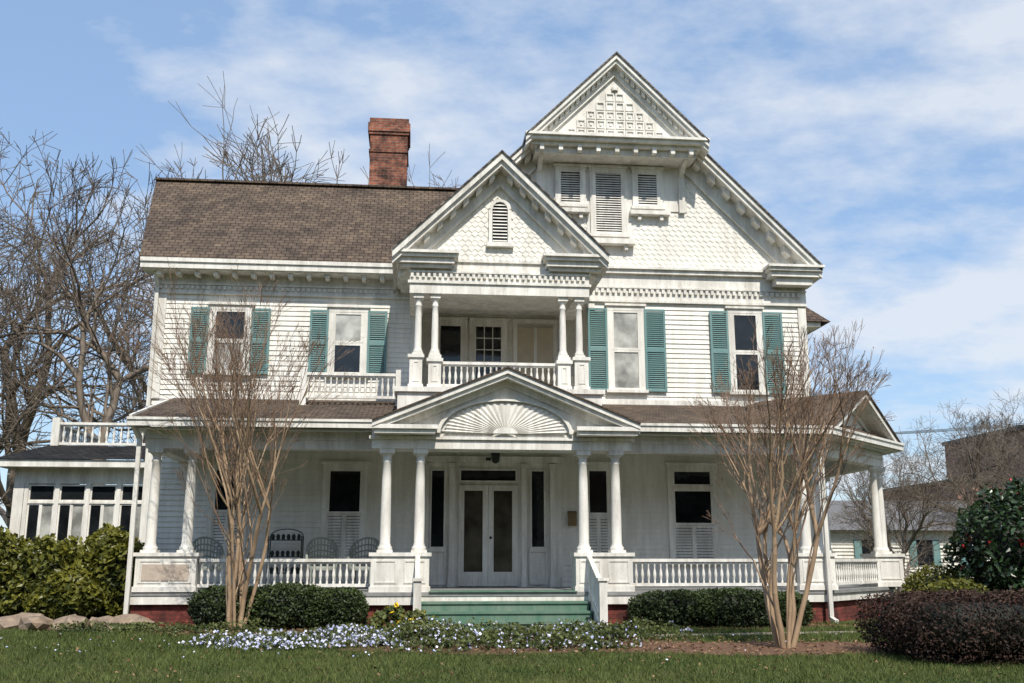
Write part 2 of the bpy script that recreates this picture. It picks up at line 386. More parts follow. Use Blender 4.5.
def balustrade(p,q,z0,z1,step=.125,M=None,r=1):
    p=Vector(p);q=Vector(q);L=(q-p).length;n=max(1,int(L/step))
    T.M=M;BA.M=M
    T.bar((*p,z1-.035),(*q,z1-.035),.11,.06); T.bar((*p,z1-.08),(*q,z1-.08),.06,.03); T.bar((*p,z0+.04),(*q,z0+.04),.07,.06)
    for i in range(n):
        c=p+(q-p)*(i+.5)/n
        BA.lathe(c.x,c.y,z0+.07,[(a*r,b) for a,b in balp(z1-z0-.16)],7)
    T.M=None;BA.M=None
def pedestal(x0,x1,y0,y1,z0,z1,M=None):
    T.M=M
    T.box(x0,x1,y0,y1,z0,z1-.07); T.box(x0-.04,x1+.04,y0-.04,y1+.04,z1-.07,z1)
    T.box(x0-.025,x1+.025,y0-.025,y1+.025,z0,z0+.1)
    n=max(1,round((x1-x0)/.6)); w=(x1-x0)/n
    for i in range(n):
        a=x0+i*w+.07;b=x0+(i+1)*w-.07;c=z0+.16;d=z1-.14
        T.box(a,b,y0-.015,y0,c,c+.03);T.box(a,b,y0-.015,y0,d-.03,d);T.box(a,a+.03,y0-.016,y0,c+.03,d-.03);T.box(b-.03,b,y0-.016,y0,c+.03,d-.03)
    T.M=None
pedestal(-.17,.10,PY-.15,PY+.15,4.76,5.5);pedestal(.23,.5,PY-.15,PY+.15,4.76,5.42)
pedestal(3.0,3.27,PY-.15,PY+.15,4.76,5.42);pedestal(3.36,3.66,PY-.15,PY+.15,4.76,5.5)
T.box(.23,.5,PY-.15,PY+.15,5.42,5.5);T.box(3.0,3.27,PY-.15,PY+.15,5.42,5.5)
balustrade((.5,PY),(3.0,PY),4.82,5.38); balustrade((-.1,PY+.15),(-.1,-.1),4.82,5.38); balustrade((3.6,PY+.15),(3.6,-.1),4.82,5.38)
balustrade((-2.45,-1.0),(-.45,-1.0),4.70,5.28); T.box(-2.55,-2.41,-1.07,-.93,4.4,5.36); T.box(-.47,-.36,-1.07,-.93,4.5,5.36); balustrade((-2.48,-.93),(-2.48,-.1),4.72,5.28)
for y0,y1 in ((PY-.16,PY+.16),):
    T.box(-.2,3.7,y0,y1,6.84,7.06); T.box(-.24,3.74,y0-.04,y1,7.06,7.12); T.box(-.2,3.7,y0-.01,y1,7.12,7.4)
T.box(-.2,.1,PY+.16,0,6.84,7.4);T.box(3.4,3.7,PY+.16,0,6.84,7.4)
dentils(T,-.18,3.7,PY-.23,PY-.16,7.18,7.27,.06,.06)
T.box(-.22,3.72,PY-.22,PY-.17,7.29,7.33)
T.box(-.05,3.55,PY+.16,0,7.05,7.12)
HX=2.30;PZ=9.97;PS=.985
for sg in (-1,1):
    xa,xb=(CX-HX,CX-HX+1.35) if sg<0 else (CX+HX-1.35,CX+HX)
    T.box(xa+.12,xb-.1,PY-.3,0,7.38,7.46); T.box(xa+.05,xb-.05,PY-.38,0,7.46,7.58); T.box(xa,xb,PY-.46,0,7.58,7.65); T.box(xa-.04,xb+.04,PY-.52,0,7.65,7.71)
T.box(CX-1.1,CX+1.1,PY-.05,0,7.4,7.58); T.box(CX-1.2,CX+1.2,PY-.1,0,7.58,7.64)
W.prism([(CX-HX+.1,7.64),(CX+HX-.1,7.64),(CX,PZ-.15)],PY,0)
shingles(CX-HX,CX+HX,7.62,10,PY,lambda x,z:z<PZ-PS*abs(x-CX)-.3 and not(abs(x-CX)<.24 and 8.0<z<9.05),.14,.11,.18)
SR=MB()
for sg in (-1,1):
    xf=CX+sg*(HX+.03)
    rake(SR,CX,PZ,xf,PS,PY-.6,3.5,-.04,0)
    rake(T,CX,PZ,xf,PS,PY-.56,PY-.46,0,.16); rake(T,CX,PZ,xf,PS,PY-.48,PY-.38,.16,.28); rake(T,CX,PZ,xf,PS,PY-.4,0,.16,.26)
    rake(T,CX,PZ,CX+sg*(HX-.1),PS,PY-.08,PY,.26,.6); rake(T,CX,PZ,CX+sg*(HX-.2),PS,PY-.12,PY-.08,.54,.62)
    d=.2
    while d<HX-.2:
        x=CX+sg*d; z=PZ-PS*d
        T.prism([(x-.06,z-.26+.06*sg),(x+.06,z-.26-.06*sg),(x+.06,z-.38-.06*sg),(x-.06,z-.38+.06*sg)],PY-.34,PY-.08); d+=.28
SR.obj('pediment_roof',M_roofs,HOUSE)
arch=[(CX-.17,8.05),(CX+.17,8.05),(CX+.17,8.80)]+[(CX+.17*math.cos(a),8.80+.2*math.sin(a)) for a in (.5,1.05,1.57,2.09,2.64)]+[(CX-.17,8.80)]
GL.prism(arch,PY-.035,PY-.0)
big=[(CX+(x-CX)*1.45,8.05+(z-8.05)*1.06) for x,z in arch]
for i in range(2,len(arch)-1):
    T.prism([arch[i],arch[i+1],big[i+1],big[i]],PY-.09,PY)
T.box(CX-.25,CX-.17,PY-.09,PY,8.05,8.81);T.box(CX+.17,CX+.25,PY-.09,PY,8.05,8.81);T.box(CX-.3,CX+.3,PY-.14,PY,7.95,8.05)
z=8.08
while z<8.93:
    hw=.16 if z<8.78 else .16*math.sqrt(max(0,1-((z-8.78)/.22)**2))
    T.add([(CX-hw,PY-.085,z),(CX+hw,PY-.085,z),(CX+hw,PY-.04,z+.045),(CX-hw,PY-.04,z+.045)],[(0,1,2,3)]); z+=.075
# ================= porch ======================
FZ=.65;EZ=3.92;TZ=4.83
P1=(8.25,-2.8);P2=(10.85,-.2)
FL=MB(); FL.slab([(-5.4,-2.98),(8.35,-2.98),(11.05,-.28),(11.05,6),(9.3,6),(9.3,.0),(-5.4,0)],.58,FZ); FL.slab([(-.9,-3.62),(4.3,-3.62),(4.3,-2.985),(-.9,-2.985)],.58,FZ)
FL.obj('porch_floor',M_floor,HOUSE)
T.box(-5.4,-.92,-2.96,-2.90,.42,.578);T.box(4.32,8.3,-2.96,-2.90,.42,.578);T.box(-.9,4.3,-3.60,-3.54,.42,.578);T.bar((8.3,-2.93,.5),(11,-.23,.5),.06,.156);T.bar((11,-.23,.5),(11,6,.5),.06,.156)
FD=MB()
FD.box(-5.3,-.9,-2.86,-2.6,-.1,.578); FD.box(4.3,8.25,-2.86,-2.6,-.1,.578); FD.box(-.85,4.25,-3.5,-2.9,-.1,.575)
FD.bar((8.2,-2.75,.24),(10.9,-.1,.24),.25,.67); FD.bar((10.9,-.1,.24),(10.9,6,.24),.25,.67)
FD.box(XL-.02,XR+.02,.02,10,-.1,.3)
FD.obj('brick_foundation',M_fnd,HOUSE)
GR2=MB()
for a,b in ((-4.0,-3.0),(-2.2,-1.3),(5.0,6.0),(6.6,7.6)):
    GR2.box(a,b,-2.875,-2.86,.08,.36)
GR2.obj('foundation_vents',M_dark,HOUSE)
X=MB(); X.box(-5.12,-4.25,-3.0,-2.985,.86,1.16); X.obj('cornerstone_plaque',mat('tan_panel',(.52,.44,.36),(.42,.34,.27),scale=9),HOUSE)
def beam(p,q,z0,z1,w): T.bar((*p,(z0+z1)/2),(*q,(z0+z1)/2),w,z1-z0)
for (z0,z1,w) in ((3.38,3.56,.26),(3.56,3.60,.32),(3.60,3.72,.28)):
    beam((-5.25,-2.8),(8.3,-2.8),z0,z1,w); beam((8.25,-2.8),(10.9,-.15),z0-.001,z1-.001,w); beam((10.85,-.2),(10.85,6),z0,z1,w); beam((-5.12,-2.67),(-5.12,0),z0-.002,z1-.002,w)
T.box(-.85,4.27,-3.46,-3.14,3.36,3.54);T.box(-.9,4.32,-3.51,-3.09,3.54,3.6);T.box(-.85,4.27,-3.46,-2.8,3.6,3.7)
T.box(-.82,-.56,-3.14,-2.93,3.365,3.6);T.box(3.98,4.24,-3.14,-2.93,3.365,3.6)
CE=MB(); CE.slab([(-5.35,-3.2),(8.3,-3.2),(11.2,-.35),(11.2,6),(9.3,6),(9.3,.0),(-5.35,0)],3.722,3.76); CE.obj('porch_ceiling',M_ceil,HOUSE)
E0,E1,E2,E3=(-5.5,-3.38),(8.45,-3.38),(11.43,-.4),(11.43,6)
for a,b in ((E0,E1),(E1,E2),(E2,E3),((-5.48,-3.3),(-5.48,0))):
    T.bar((*a,3.83),(*b,3.83),.06,.15); T.bar((*a,3.895),(*b,3.895),.12,.05)
T.bar((-5.45,-3.36,3.9),(-5.45,0,TZ-.05),.06,.14)
PR=MB()
PR.add([(*E0,EZ),(*E1,EZ),(9.43,-.0,TZ),(-5.5,0,TZ),(E0[0],E0[1],EZ-.03),(E1[0],E1[1],EZ-.03)],[(0,1,2,3),(0,4,5,1)])
PR.add([(*E1,EZ),(*E2,EZ),(9.43,0,TZ)],[(0,1,2)]); PR.add([(*E2,EZ),(*E3,EZ),(9.43,6,TZ),(9.43,0,TZ)],[(0,1,2,3)])
PR.obj('porch_roof',M_roofp,HOUSE)
T.box(XL+.5,XR,-.07,0,TZ-.02,TZ+.1)
QX=1.76;QH=2.6;QZ=4.88;QS=.41;QY=-3.5
T.prism([(QX-QH+.2,3.7),(QX+QH-.2,3.7),(QX+QH-.2,3.84),(QX,QZ-.1),(QX-QH+.2,3.84)],QY,-2.2)
QR=MB()
for sg in (-1,1):
    xf=QX+sg*QH
    rake(QR,QX,QZ+.02,xf,QS,-3.94,-1.2,-.03,0)
    rake(T,QX,QZ+.02,xf,QS,-3.9,-3.82,0,.1); rake(T,QX,QZ+.02,xf,QS,-3.84,-3.74,.1,.18); rake(T,QX,QZ+.02,xf-sg*.05,QS,-3.78,QY,.1,.17)
    rake(T,QX,QZ+.02,QX+sg*(QH-.35),QS,QY-.06,QY,.17,.3)
    xa,xb=sorted((QX+sg*QH,QX+sg*(QH-1.25)))
    T.box(xa,xb,-3.88,QY,3.7,3.78); T.box(xa+.04,xb-.04,-3.82,QY,3.62,3.7)
QR.obj('porch_pediment_roof',M_roofp,HOUSE)
FN=MB()
N=26
for i in range(N):
    a0=math.pi*i/N;a1=math.pi*(i+1)/N;am=(a0+a1)/2
    pt=lambda a,k,y:(QX-.02+1.22*k*math.cos(a),y,3.66+.62*k*math.sin(a))
    FN.add([pt(a0,.2,QY-.012),pt(a0,.95,QY-.012),pt(am,1,QY-.04),pt(am,.2,QY-.03),pt(a1,.95,QY-.012),pt(a1,.2,QY-.012)],[(0,1,2,3),(3,2,4,5)])
    FN.add([pt(a0,1.04,QY),pt(a0,1.04,QY-.08),pt(a1,1.04,QY-.08),pt(a1,1.04,QY),pt(a0,1.1,QY),pt(a0,1.1,QY-.08),pt(a1,1.1,QY-.08),pt(a1,1.1,QY)],[(1,2,6,5),(0,3,2,1),(5,6,7,4)])
    FN.add([pt(a0,0,QY-.07),pt(a0,.2,QY-.07),pt(a1,.2,QY-.07)],[(0,1,2)])
FN.obj('sunburst_fan',M_trim,HOUSE)
for x in (-5.04,-4.36): column(x,-2.8,1.38,3.38,.1)
for x in (8.0,8.30): column(x,-2.8,1.38,3.38,.1)
for x in (-.55,.10,3.31,3.96): column(x,-3.3,1.38,3.36,.1)
column(10.62,-.48,1.38,3.38,.09);column(10.98,.02,1.38,3.38,.09);column(10.85,3,1.38,3.38,.1)
pedestal(-5.25,-4.12,-2.98,-2.6,FZ,1.38); pedestal(7.75,8.5,-2.98,-2.6,FZ,1.38)
pedestal(-.8,.3,-3.52,-3.08,FZ,1.38);pedestal(3.11,4.22,-3.52,-3.08,FZ,1.38); pedestal(10.5,11.12,-.6,.15,FZ,1.38)
balustrade((-4.1,-2.82),(-.6,-2.82),.72,1.27);balustrade((4.0,-2.82),(7.75,-2.82),.72,1.27);balustrade((8.45,-2.6),(10.6,-.45),.72,1.27);balustrade((10.85,.2),(10.85,5.8),.72,1.27);balustrade((-5.15,-2.6),(-5.15,-.1),.72,1.27)
ang=math.radians(45); mid=((P1[0]+P2[0])/2,(P1[1]+P2[1])/2)
MC=Matrix.Translation((mid[0],mid[1],0))@Matrix.Rotation(ang,4,'Z')
CR=MB();CR.M=MC;T.M=MC
T.prism([(-1.8,3.72),(1.8,3.72),(0,4.72)],-.1,1.5)
for sg in (-1,1):
    rake(CR,0,4.9,sg*2.05,.5,-.58,2.5,-.03,0)
    rake(T,0,4.9,sg*2.05,.5,-.54,-.46,0,.12); rake(T,0,4.9,sg*2.03,.5,-.46,-.1,.1,.17); rake(T,0,4.9,sg*1.85,.5,-.16,-.1,.17,.3)
T.box(-2.0,2.0,-.5,-.1,3.74,3.80)
CR.obj('corner_pediment_roof',M_roofp,HOUSE);T.M=None
ST=MB()
for i in range(4):
    z=FZ-.163*(i+1)+.0; y=-3.62-.3*i
    ST.box(.12,3.3,y-.3-.03,y,z-.04,z) ; ST.box(.14,3.28,y-.3,y-.0,-.05,z-.04)
ST.box(.3,3.11,-3.66,-3.0,FZ,FZ+.02)
ST.obj('porch_steps',M_green,HOUSE)
for x in (.08,3.36):
    T.box(x-.07,x+.07,-5.0,-4.86,-.05,.88); T.box(x-.1,x+.1,-5.03,-4.83,.88,.93)
    T.bar((x,-3.5,1.32),(x,-4.9,.76),.09,.07); T.bar((x,-3.5,.72),(x,-4.9,.16),.06,.06)
    T.prismx([(-3.6,.02),(-4.86,.02),(-4.86,.06),(-3.6,.62)],x-.04,x+.04)
    for i in range(9):
        t=(i+.5)/9; y=-3.52-1.34*t; z=.74-.56*t
        BA.lathe(x,y,z,balp(.56),7)
def pipe(pts,r=.04):
    for a,b in zip(pts,pts[1:]): T.bar(a,b,r*2,r*2)
pipe([(-5.42,-3.3,3.8),(-5.33,-3.05,3.55),(-5.33,-3.05,.1),(-5.33,-3.25,.05)]);pipe([(8.42,-3.3,3.8),(8.3,-3.1,3.5),(8.3,-3.1,.1),(8.3,-3.35,.05)]);pipe([(-6.0,-.3,7.7),(-5.99,-.1,7.4),(-5.99,-.1,4.6)])
dhung(-4.45,-3.8,1.3,3.25,0,GL,None,1,1,True); dhung(-1.95,-1.18,1.25,3.25,0,GL,None,1,1,True)
dhung(5.95,6.9,1.2,3.3,0,GL,None,1,1,True,True); dhung(3.95,4.45,1.2,3.3,0,GL,None,1,1,True)
T.box(.1,3.35,-.05,0,.65,3.5);T.box(.05,3.4,-.12,0,3.42,3.56)
for a,b in ((.35,.69),(2.63,2.97)):
    sash(a,b,1.5,3.26,-.05,GL,1,1,.03)
    T.box(a-.03,b+.03,-.1,-.05,.7,.76);T.box(a-.03,b+.03,-.1,-.05,1.42,1.5);T.box(a-.03,a,-.1,-.05,.76,1.42);T.box(b,b+.03,-.1,-.05,.76,1.42)
sash(1.0,2.33,2.97,3.28,-.05,GL,1,1,.04)
for x in (.2,.78,2.42,3.08): T.box(x,x+.12,-.13,-.05,.65,3.4); T.box(x-.02,x+.14,-.15,-.05,3.3,3.4);T.box(x-.02,x+.14,-.15,-.05,.65,.85)
xm=1.665
for a,b in ((1.0,xm-.004),(xm+.004,2.33)):
    T.box(a,a+.12,-.1,-.05,.67,2.9);T.box(b-.12,b,-.1,-.05,.67,2.9);T.box(a+.12,b-.12,-.098,-.05,.67,.98);T.box(a+.12,b-.12,-.098,-.05,2.78,2.9)
    TAN.add([(a+.12,-.07,.98),(b-.12,-.07,.98),(b-.12,-.07,2.78),(a+.12,-.07,2.78)],[(0,1,2,3)])
    T.box(a+.18,b-.18,-.105,-.098,.74,.92)
X=MB(); X.box(3.5,3.68,-.14,-.03,2.0,2.28); X.prismx([(-.14,2.28),(-.03,2.28),(-.03,2.34)],3.49,3.69); X.obj('mailbox',mat('brass',(.22,.15,.07)),HOUSE)
X=MB(); X.box(1.6,1.72,-.14,-.12,3.46,3.53); X.obj('house_number',M_iron,HOUSE)
X=MB(); X.lathe(1.72,-.14,1.72,[(.01,-.02),(.03,0),(.03,.02),(.01,.04)],8); X.obj('door_knob',M_iron,HOUSE)
X=MB(); X.lathe(1.7,-1.7,3.25,[(.03,0),(.08,.04),(.1,.22),(.04,.3),(.01,.47)],8); X.obj('hanging_lantern',M_iron,HOUSE)
CH=MB()
CH.box(-1.42,-.4,3.0,4.0,8,12.72);CH.box(-1.46,-.36,2.96,4.04,12.72,12.8);CH.box(-1.49,-.33,2.93,4.07,12.8,13.05);CH.box(-1.45,-.37,2.97,4.03,13.05,13.2)
CH.box(-1.45,-.37,2.97,4.03,12.2,12.28)
CH.obj('chimney',M_brick,HOUSE)
W.box(9.38,10.6,3.2,7,.6,7.5); clap(9.4,10.6,4.9,7.3,3.2); T.box(9.4,10.68,3.1,3.2,7.2,7.5); T.box(9.2,11.0,2.8,7.2,7.5,7.62)
X=MB(); X.add([(9.1,2.7,7.62),(11.25,2.7,7.62),(11.25,7.3,7.62),(9.1,7.3,7.62),(9.1,4.4,9.6),(9.9,4.4,9.3),(9.9,5.6,9.3),(9.1,5.6,9.6)],[(0,1,5,4),(1,2,6,5),(2,3,7,6)]); X.obj('side_bay_roof',M_roof,HOUSE)
# sunroom wing
AY=1.0
W.box(-9.05,-5.97,AY+.02,5,.2,1.5); clap(-9.05,-5.97,.3,1.5,AY)
T.box(-9.1,-5.97,AY-.06,AY+.1,1.46,1.56);T.box(-9.1,-5.97,AY-.04,AY+.1,2.95,3.3);T.box(-9.1,-8.86,AY-.05,AY+.1,.3,2.95);T.box(-9.1,-8.95,AY,5,1.5,3.3)
T.box(-9.3,-5.97,AY-.35,5,3.3,3.36);T.box(-9.4,-5.97,AY-.45,AY-.35,3.3,3.46);T.box(-9.4,-9.3,AY-.35,5,3.3,3.46)
n=4;x0=-8.82;w=(-6.1-x0)/n
for i in range(n):
    a=x0+i*w
    T.box(a-.05,a+.05,AY-.05,AY+.08,1.56,2.95)
    sash(a+.05,a+w-.05,2.55,2.93,AY+.03,GL,1,1,.035)
    sash(a+.05,a+w/2,1.58,2.5,AY+.03,GL,1,1,.035);sash(a+w/2,a+w-.05,1.58,2.5,AY+.035,BL,1,1,.035)
    T.box(a+.05,a+w-.05,AY-.04,AY+.08,2.5,2.55)
X=MB(); X.add([(-9.45,.5,3.47),(-5.97,.5,3.47),(-5.97,1.7,3.9),(-8.7,1.7,3.9),(-9.45,5.4,3.47),(-8.7,5,3.9),(-5.97,5,3.9)],[(0,1,2,3),(4,0,3,5),(3,2,6,5)]); X.obj('sunroom_roof',M_roofd,HOUSE)
balustrade((-8.5,1.85),(-6.0,1.85),3.92,4.48,.16); T.box(-8.68,-8.5,1.77,1.95,3.88,4.58); balustrade((-8.58,1.95),(-8.58,5),3.92,4.48,.16)

for mb,n,m in ((T,'white_trim',M_trim),(W,'clapboard_walls',M_white),(SH,'gable_shingles',M_white),(GL,'window_glass',M_glass),(BL,'window_blinds',M_blind),(TEAL,'teal_shutters',M_teal),(TAN,'door_glass',M_tan),(LV,'attic_louvers',M_trim),(C,'columns',M_trim),(BA,'balusters',M_trim)):
    mb.obj(n,m,HOUSE)

# ================= porch furniture ============
M_wick=mat('wicker',(.30,.32,.28))
def wicker_chair(loc,rot):
    b=MB()
    for x in(-.25,.25):
        for y in(-.25,.25): b.lathe(x,y,0,[(.02,0),(.02,.42)],6)
    b.lathe(0,0,.38,[(.30,0),(.31,.05),(.29,.08)],14)
    for i in range(15):
        a=math.pi*(i/14); h=.45*max(0,math.sin(a))**.6+.15
        x=.29*math.cos(a);y=.28*math.sin(a)
        b.bar((x,y,.42),(x*1.12,y*1.12,.45+h),.018,.018)
        if i:
            b.bar((px*1.12,py*1.12,.45+ph),(x*1.12,y*1.12,.45+h),.04,.04)
            for k in (.2,.4,.6,.8): b.bar((px*1.05,py*1.05,.43+ph*k),(x*1.05,y*1.05,.43+h*k),.012,.03)
        px,py,ph=x,y,h
    o=b.obj('wicker_chair',M_wick,None); o.location=loc;o.rotation_euler=(0,0,rot)
wicker_chair((-1.9,-1.3,.65),.2);wicker_chair((-1.05,-1.4,.65),-.3);wicker_chair((-4.2,-1.5,.65),.5)
b=MB()
for x in(-.35,.35):
    for y in(-.15,.15): b.box(x-.012,x+.012,y-.012,y+.012,0,1.1)
for z in(.3,.65,1.0):
    b.box(-.35,.35,-.15,.15,z,z+.02)
    for i in range(6): b.lathe(-.28+i*.11,0,z+.02,[(.03,0),(.045,.08),(.02,.12)],7)
for i in range(8):
    a=math.pi*i/8;a2=math.pi*(i+1)/8; b.bar((.35*math.cos(a),.15,1.1+.15*math.sin(a)),(.35*math.cos(a2),.15,1.1+.15*math.sin(a2)),.02,.02)
o=b.obj('bakers_rack',M_iron); o.location=(-2.75,-.6,.65)

# ================= ground =====================
def groundmat():
    m,nt,b=nodes('lawn_grass')
    f=noise(nt,coords(nt),.6,5,.7); f2=noise(nt,coords(nt),18,4,.8)
    r=ramp(nt,f,(.05,.08,.022),(.14,.125,.055),.35,.65); r2=ramp(nt,f2,(.5,.5,.5),(1.4,1.4,1.3),.3,.7)
    o=mix(nt,r.outputs[0],r2.outputs[0],1,'MULTIPLY'); nt.links.new(o,b.inputs['Base Color']); b.inputs['Roughness'].default_value=1
    b.inputs['Specular IOR Level'].default_value=.1
    bump(nt,b,f2,.8,.05); return m
g=MB(); g.add([(-500,-200,0),(500,-200,0),(500,800,0),(-500,800,0)],[(0,1,2,3)]); g.obj('ground',groundmat())
def patch(name,cx,cy,rx,ry,z,m,n=40,j=.12):
    b=MB(); vs=[(cx,cy,z)]
    for i in range(n):
        a=2*math.pi*i/n; k=1+random.uniform(-j,j); vs.append((cx+rx*k*math.cos(a),cy+ry*k*math.sin(a),z))
    b.add(vs,[(0,1+i,1+(i+1)%n) for i in range(n)]); return b.obj(name,m)
M_mulch=mat('mulch',(.20,.11,.065),(.08,.045,.028),scale=14,bs=1,bscale=40,rough=1)
beds=[(5.2,-8.4,2.6,1.2),(1.5,-7.2,2.6,1.8),(-3.1,-4.6,1.6,.6),(-2.5,-3.5,3.0,.7),(6,-3.8,2.4,.75)]
for i,bd in enumerate(beds): patch('mulch_bed',*bd,.004+.002*i,M_mulch)
b=MB(); b.add([(3.9,-6.3,.016),(12,-5.2,.016),(12,-4.75,.016),(3.9,-5.8,.016)],[(0,1,2,3)]); b.obj('garden_path',mat('path_concrete',(.36,.31,.25),(.24,.2,.16),scale=8))
def fastmesh(name,V,F,m,smooth=False):
    V=np.ascontiguousarray(V,dtype=np.float32);F=np.ascontiguousarray(F,dtype=np.int32);k=F.shape[1]
    me=bpy.data.meshes.new(name); me.vertices.add(len(V)); me.vertices.foreach_set('co',V.ravel())
    me.loops.add(F.size); me.loops.foreach_set('vertex_index',F.ravel()); me.polygons.add(len(F))
    me.polygons.foreach_set('loop_start',np.arange(len(F),dtype=np.int32)*k); me.polygons.foreach_set('loop_total',np.full(len(F),k,dtype=np.int32))
    me.polygons.foreach_set('use_smooth',np.full(len(F),smooth)); me.materials.append(m); me.update(calc_edges=True); return me
def tonemesh(name,V,F,tone,m,parent=None):
    me=fastmesh(name,V,F,m); a=me.attributes.new('tone','FLOAT','POINT'); a.data.foreach_set('value',tone.astype(np.float32))
    o=bpy.data.objects.new(name,me); col.objects.link(o)
    if parent: o.parent=parent
    return o
def grass(name,x0,x1,y0,y1,n,h,w,excl=True,m=L_grass):
    x=rng.uniform(x0,x1,n);y=rng.uniform(y0,y1,n)
    if excl:
        k=np.ones(n,bool)
        for cx,cy,a,b_ in beds: k&=((x-cx)/a)**2+((y-cy)/b_)**2>1+rng.normal(0,.22,n)
        k&=~((x>3.9)&(y>-6.3+(x-3.9)*.136)&(y<-5.8+(x-3.9)*.13))
        pat=np.sin(x*1.1+np.sin(y*.9)*2+.7)*np.cos(y*1.6+np.sin(x*.8)); k&=rng.random(n)<1.15+.55*pat
        x=x[k];y=y[k];n=len(x)
    clump=np.sin(x*2.1+np.sin(y*1.7)*2)*np.cos(y*2.6+np.sin(x*1.3))*.5+.5
    c2=np.sin(x*7.3+np.sin(y*5.1)*2)*np.cos(y*8.6+np.sin(x*6.3))
    hh=h*(.45+.6*rng.random(n)+.5*clump+.35*c2); a=rng.uniform(0,6.28,n); l=rng.normal(0,.5,(n,2))*hh[:,None]
    V=np.zeros((n,3,3)); V[:,0,0]=x-w*np.cos(a);V[:,0,1]=y-w*np.sin(a);V[:,1,0]=x+w*np.cos(a);V[:,1,1]=y+w*np.sin(a)
    V[:,2,0]=x+l[:,0];V[:,2,1]=y+l[:,1];V[:,2,2]=hh
    t=np.clip(.28+.35*clump+.14*c2+rng.normal(0,.26,n),0,1); t3=np.repeat(t,3)
    return tonemesh(name,V.reshape(-1,3),np.arange(3*n).reshape(-1,3),t3,m)
grass('grass',-7,9,-14.5,-8,110000,.05,.006)
grass('grass',-10,13,-8,-3.2,80000,.065,.009)
def leafcloud(P,size,tone,aspect=.55,up=.3):
    n=len(P); d=rng.normal(size=(n,3)); d[:,2]+=up; d/=np.linalg.norm(d,axis=1)[:,None]
    e=np.cross(d,rng.normal(size=(n,3))); e/=np.linalg.norm(e,axis=1)[:,None]; f=np.cross(d,e)
    s=(size*rng.uniform(.6,1.3,n))[:,None]
    V=np.stack([P-e*s,P+f*s*aspect+d*s*.15,P+e*s,P-f*s*aspect+d*s*.15],1)
    return V.reshape(-1,3),np.arange(4*n).reshape(-1,4),np.repeat(np.clip(tone,0,1),4)
pts=[]
for cx,cy,a,b_ in beds:
    n=900; t=rng.uniform(0,6.28,n); r_=np.sqrt(rng.random(n))*1.15; pts.append(np.stack([cx+a*r_*np.cos(t),cy+b_*r_*np.sin(t),rng.uniform(.02,.04,n)],1))
n=700; pts.append(np.stack([rng.uniform(-6,9,n),rng.uniform(-12.5,-4.5,n),rng.uniform(.03,.07,n)],1))
P=np.concatenate(pts); V,F,t=leafcloud(P,.026,rng.random(len(P)),.6,2.5); tonemesh('leaf_litter',V,F,t,L_dry)
n=260; P=np.stack([rng.normal(-1.0,3.2,n),rng.normal(-7.3,1.3,n),rng.uniform(.06,.1,n)],1); V,F,t=leafcloud(P,.017,rng.random(n),1.,2); tonemesh('lawn_wildflowers',V,F,t,L_blue)
def lump(u):
    return np.sin(u[:,0]*3.1+1)*np.sin(u[:,1]*2.7+2)*np.sin(u[:,2]*3.3)+.6*np.sin(u[:,0]*7.3)*np.sin(u[:,2]*6.1+u[:,1]*5)
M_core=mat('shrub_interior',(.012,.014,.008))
def bush(name,boxes,n,size,m,sq=2.0,core=True,flower=None,nf=0,fs=.05,rough=.1):
    root=empty(name); Vs=[];Fs=[];Ts=[];o=0; FP=[]
    for (cx,cy,cz,rx,ry,rz) in boxes:
        u=rng.normal(size=(n,3)); u/=(np.abs(u)**sq).sum(1)[:,None]**(1/sq)
        q=u*np.array([rx,ry,rz]); L=lump(q*1.3+cx)
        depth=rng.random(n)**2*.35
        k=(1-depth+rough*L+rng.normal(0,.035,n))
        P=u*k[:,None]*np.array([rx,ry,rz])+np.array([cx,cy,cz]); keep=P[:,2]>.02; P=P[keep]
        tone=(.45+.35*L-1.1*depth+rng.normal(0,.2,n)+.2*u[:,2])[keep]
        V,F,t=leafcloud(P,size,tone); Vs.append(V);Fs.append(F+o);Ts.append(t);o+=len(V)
        if nf:
            idx=rng.integers(0,len(P),nf); FP.append(P[idx]+ (P[idx]-np.array([cx,cy,cz]))*.05+np.array([0,0,.01]))
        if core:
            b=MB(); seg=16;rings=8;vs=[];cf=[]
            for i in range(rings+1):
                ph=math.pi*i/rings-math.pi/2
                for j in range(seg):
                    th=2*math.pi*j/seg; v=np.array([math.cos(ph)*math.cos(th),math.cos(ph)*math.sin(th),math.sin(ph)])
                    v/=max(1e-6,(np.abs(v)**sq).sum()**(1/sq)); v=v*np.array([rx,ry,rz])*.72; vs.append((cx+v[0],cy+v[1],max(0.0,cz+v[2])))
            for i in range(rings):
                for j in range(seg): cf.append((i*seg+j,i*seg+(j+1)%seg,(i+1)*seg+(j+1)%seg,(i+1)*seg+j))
            b.add(vs,cf); b.obj('shade_core',M_core,root)  # solid near-black core; shade between the leaves is put into its colour
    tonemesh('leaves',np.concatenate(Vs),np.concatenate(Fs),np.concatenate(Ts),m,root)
    if nf:
        P=np.concatenate(FP); V,F,t=leafcloud(P,fs,rng.random(len(P)),1.0); V2,F2,t2=leafcloud(P,fs,rng.random(len(P)),1.0)
        tonemesh('blossoms',np.concatenate([V,V2]),np.concatenate([F,F2+len(V)]),np.concatenate([t,t2]),flower,root)
    return root
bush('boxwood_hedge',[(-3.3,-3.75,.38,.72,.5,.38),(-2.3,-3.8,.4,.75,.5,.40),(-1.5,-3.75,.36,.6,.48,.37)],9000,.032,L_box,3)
bush('boxwood_hedge',[(4.85,-4.0,.33,.8,.5,.33),(6.0,-3.95,.35,.8,.5,.35),(6.9,-3.9,.3,.6,.45,.33)],9000,.032,L_box,3)
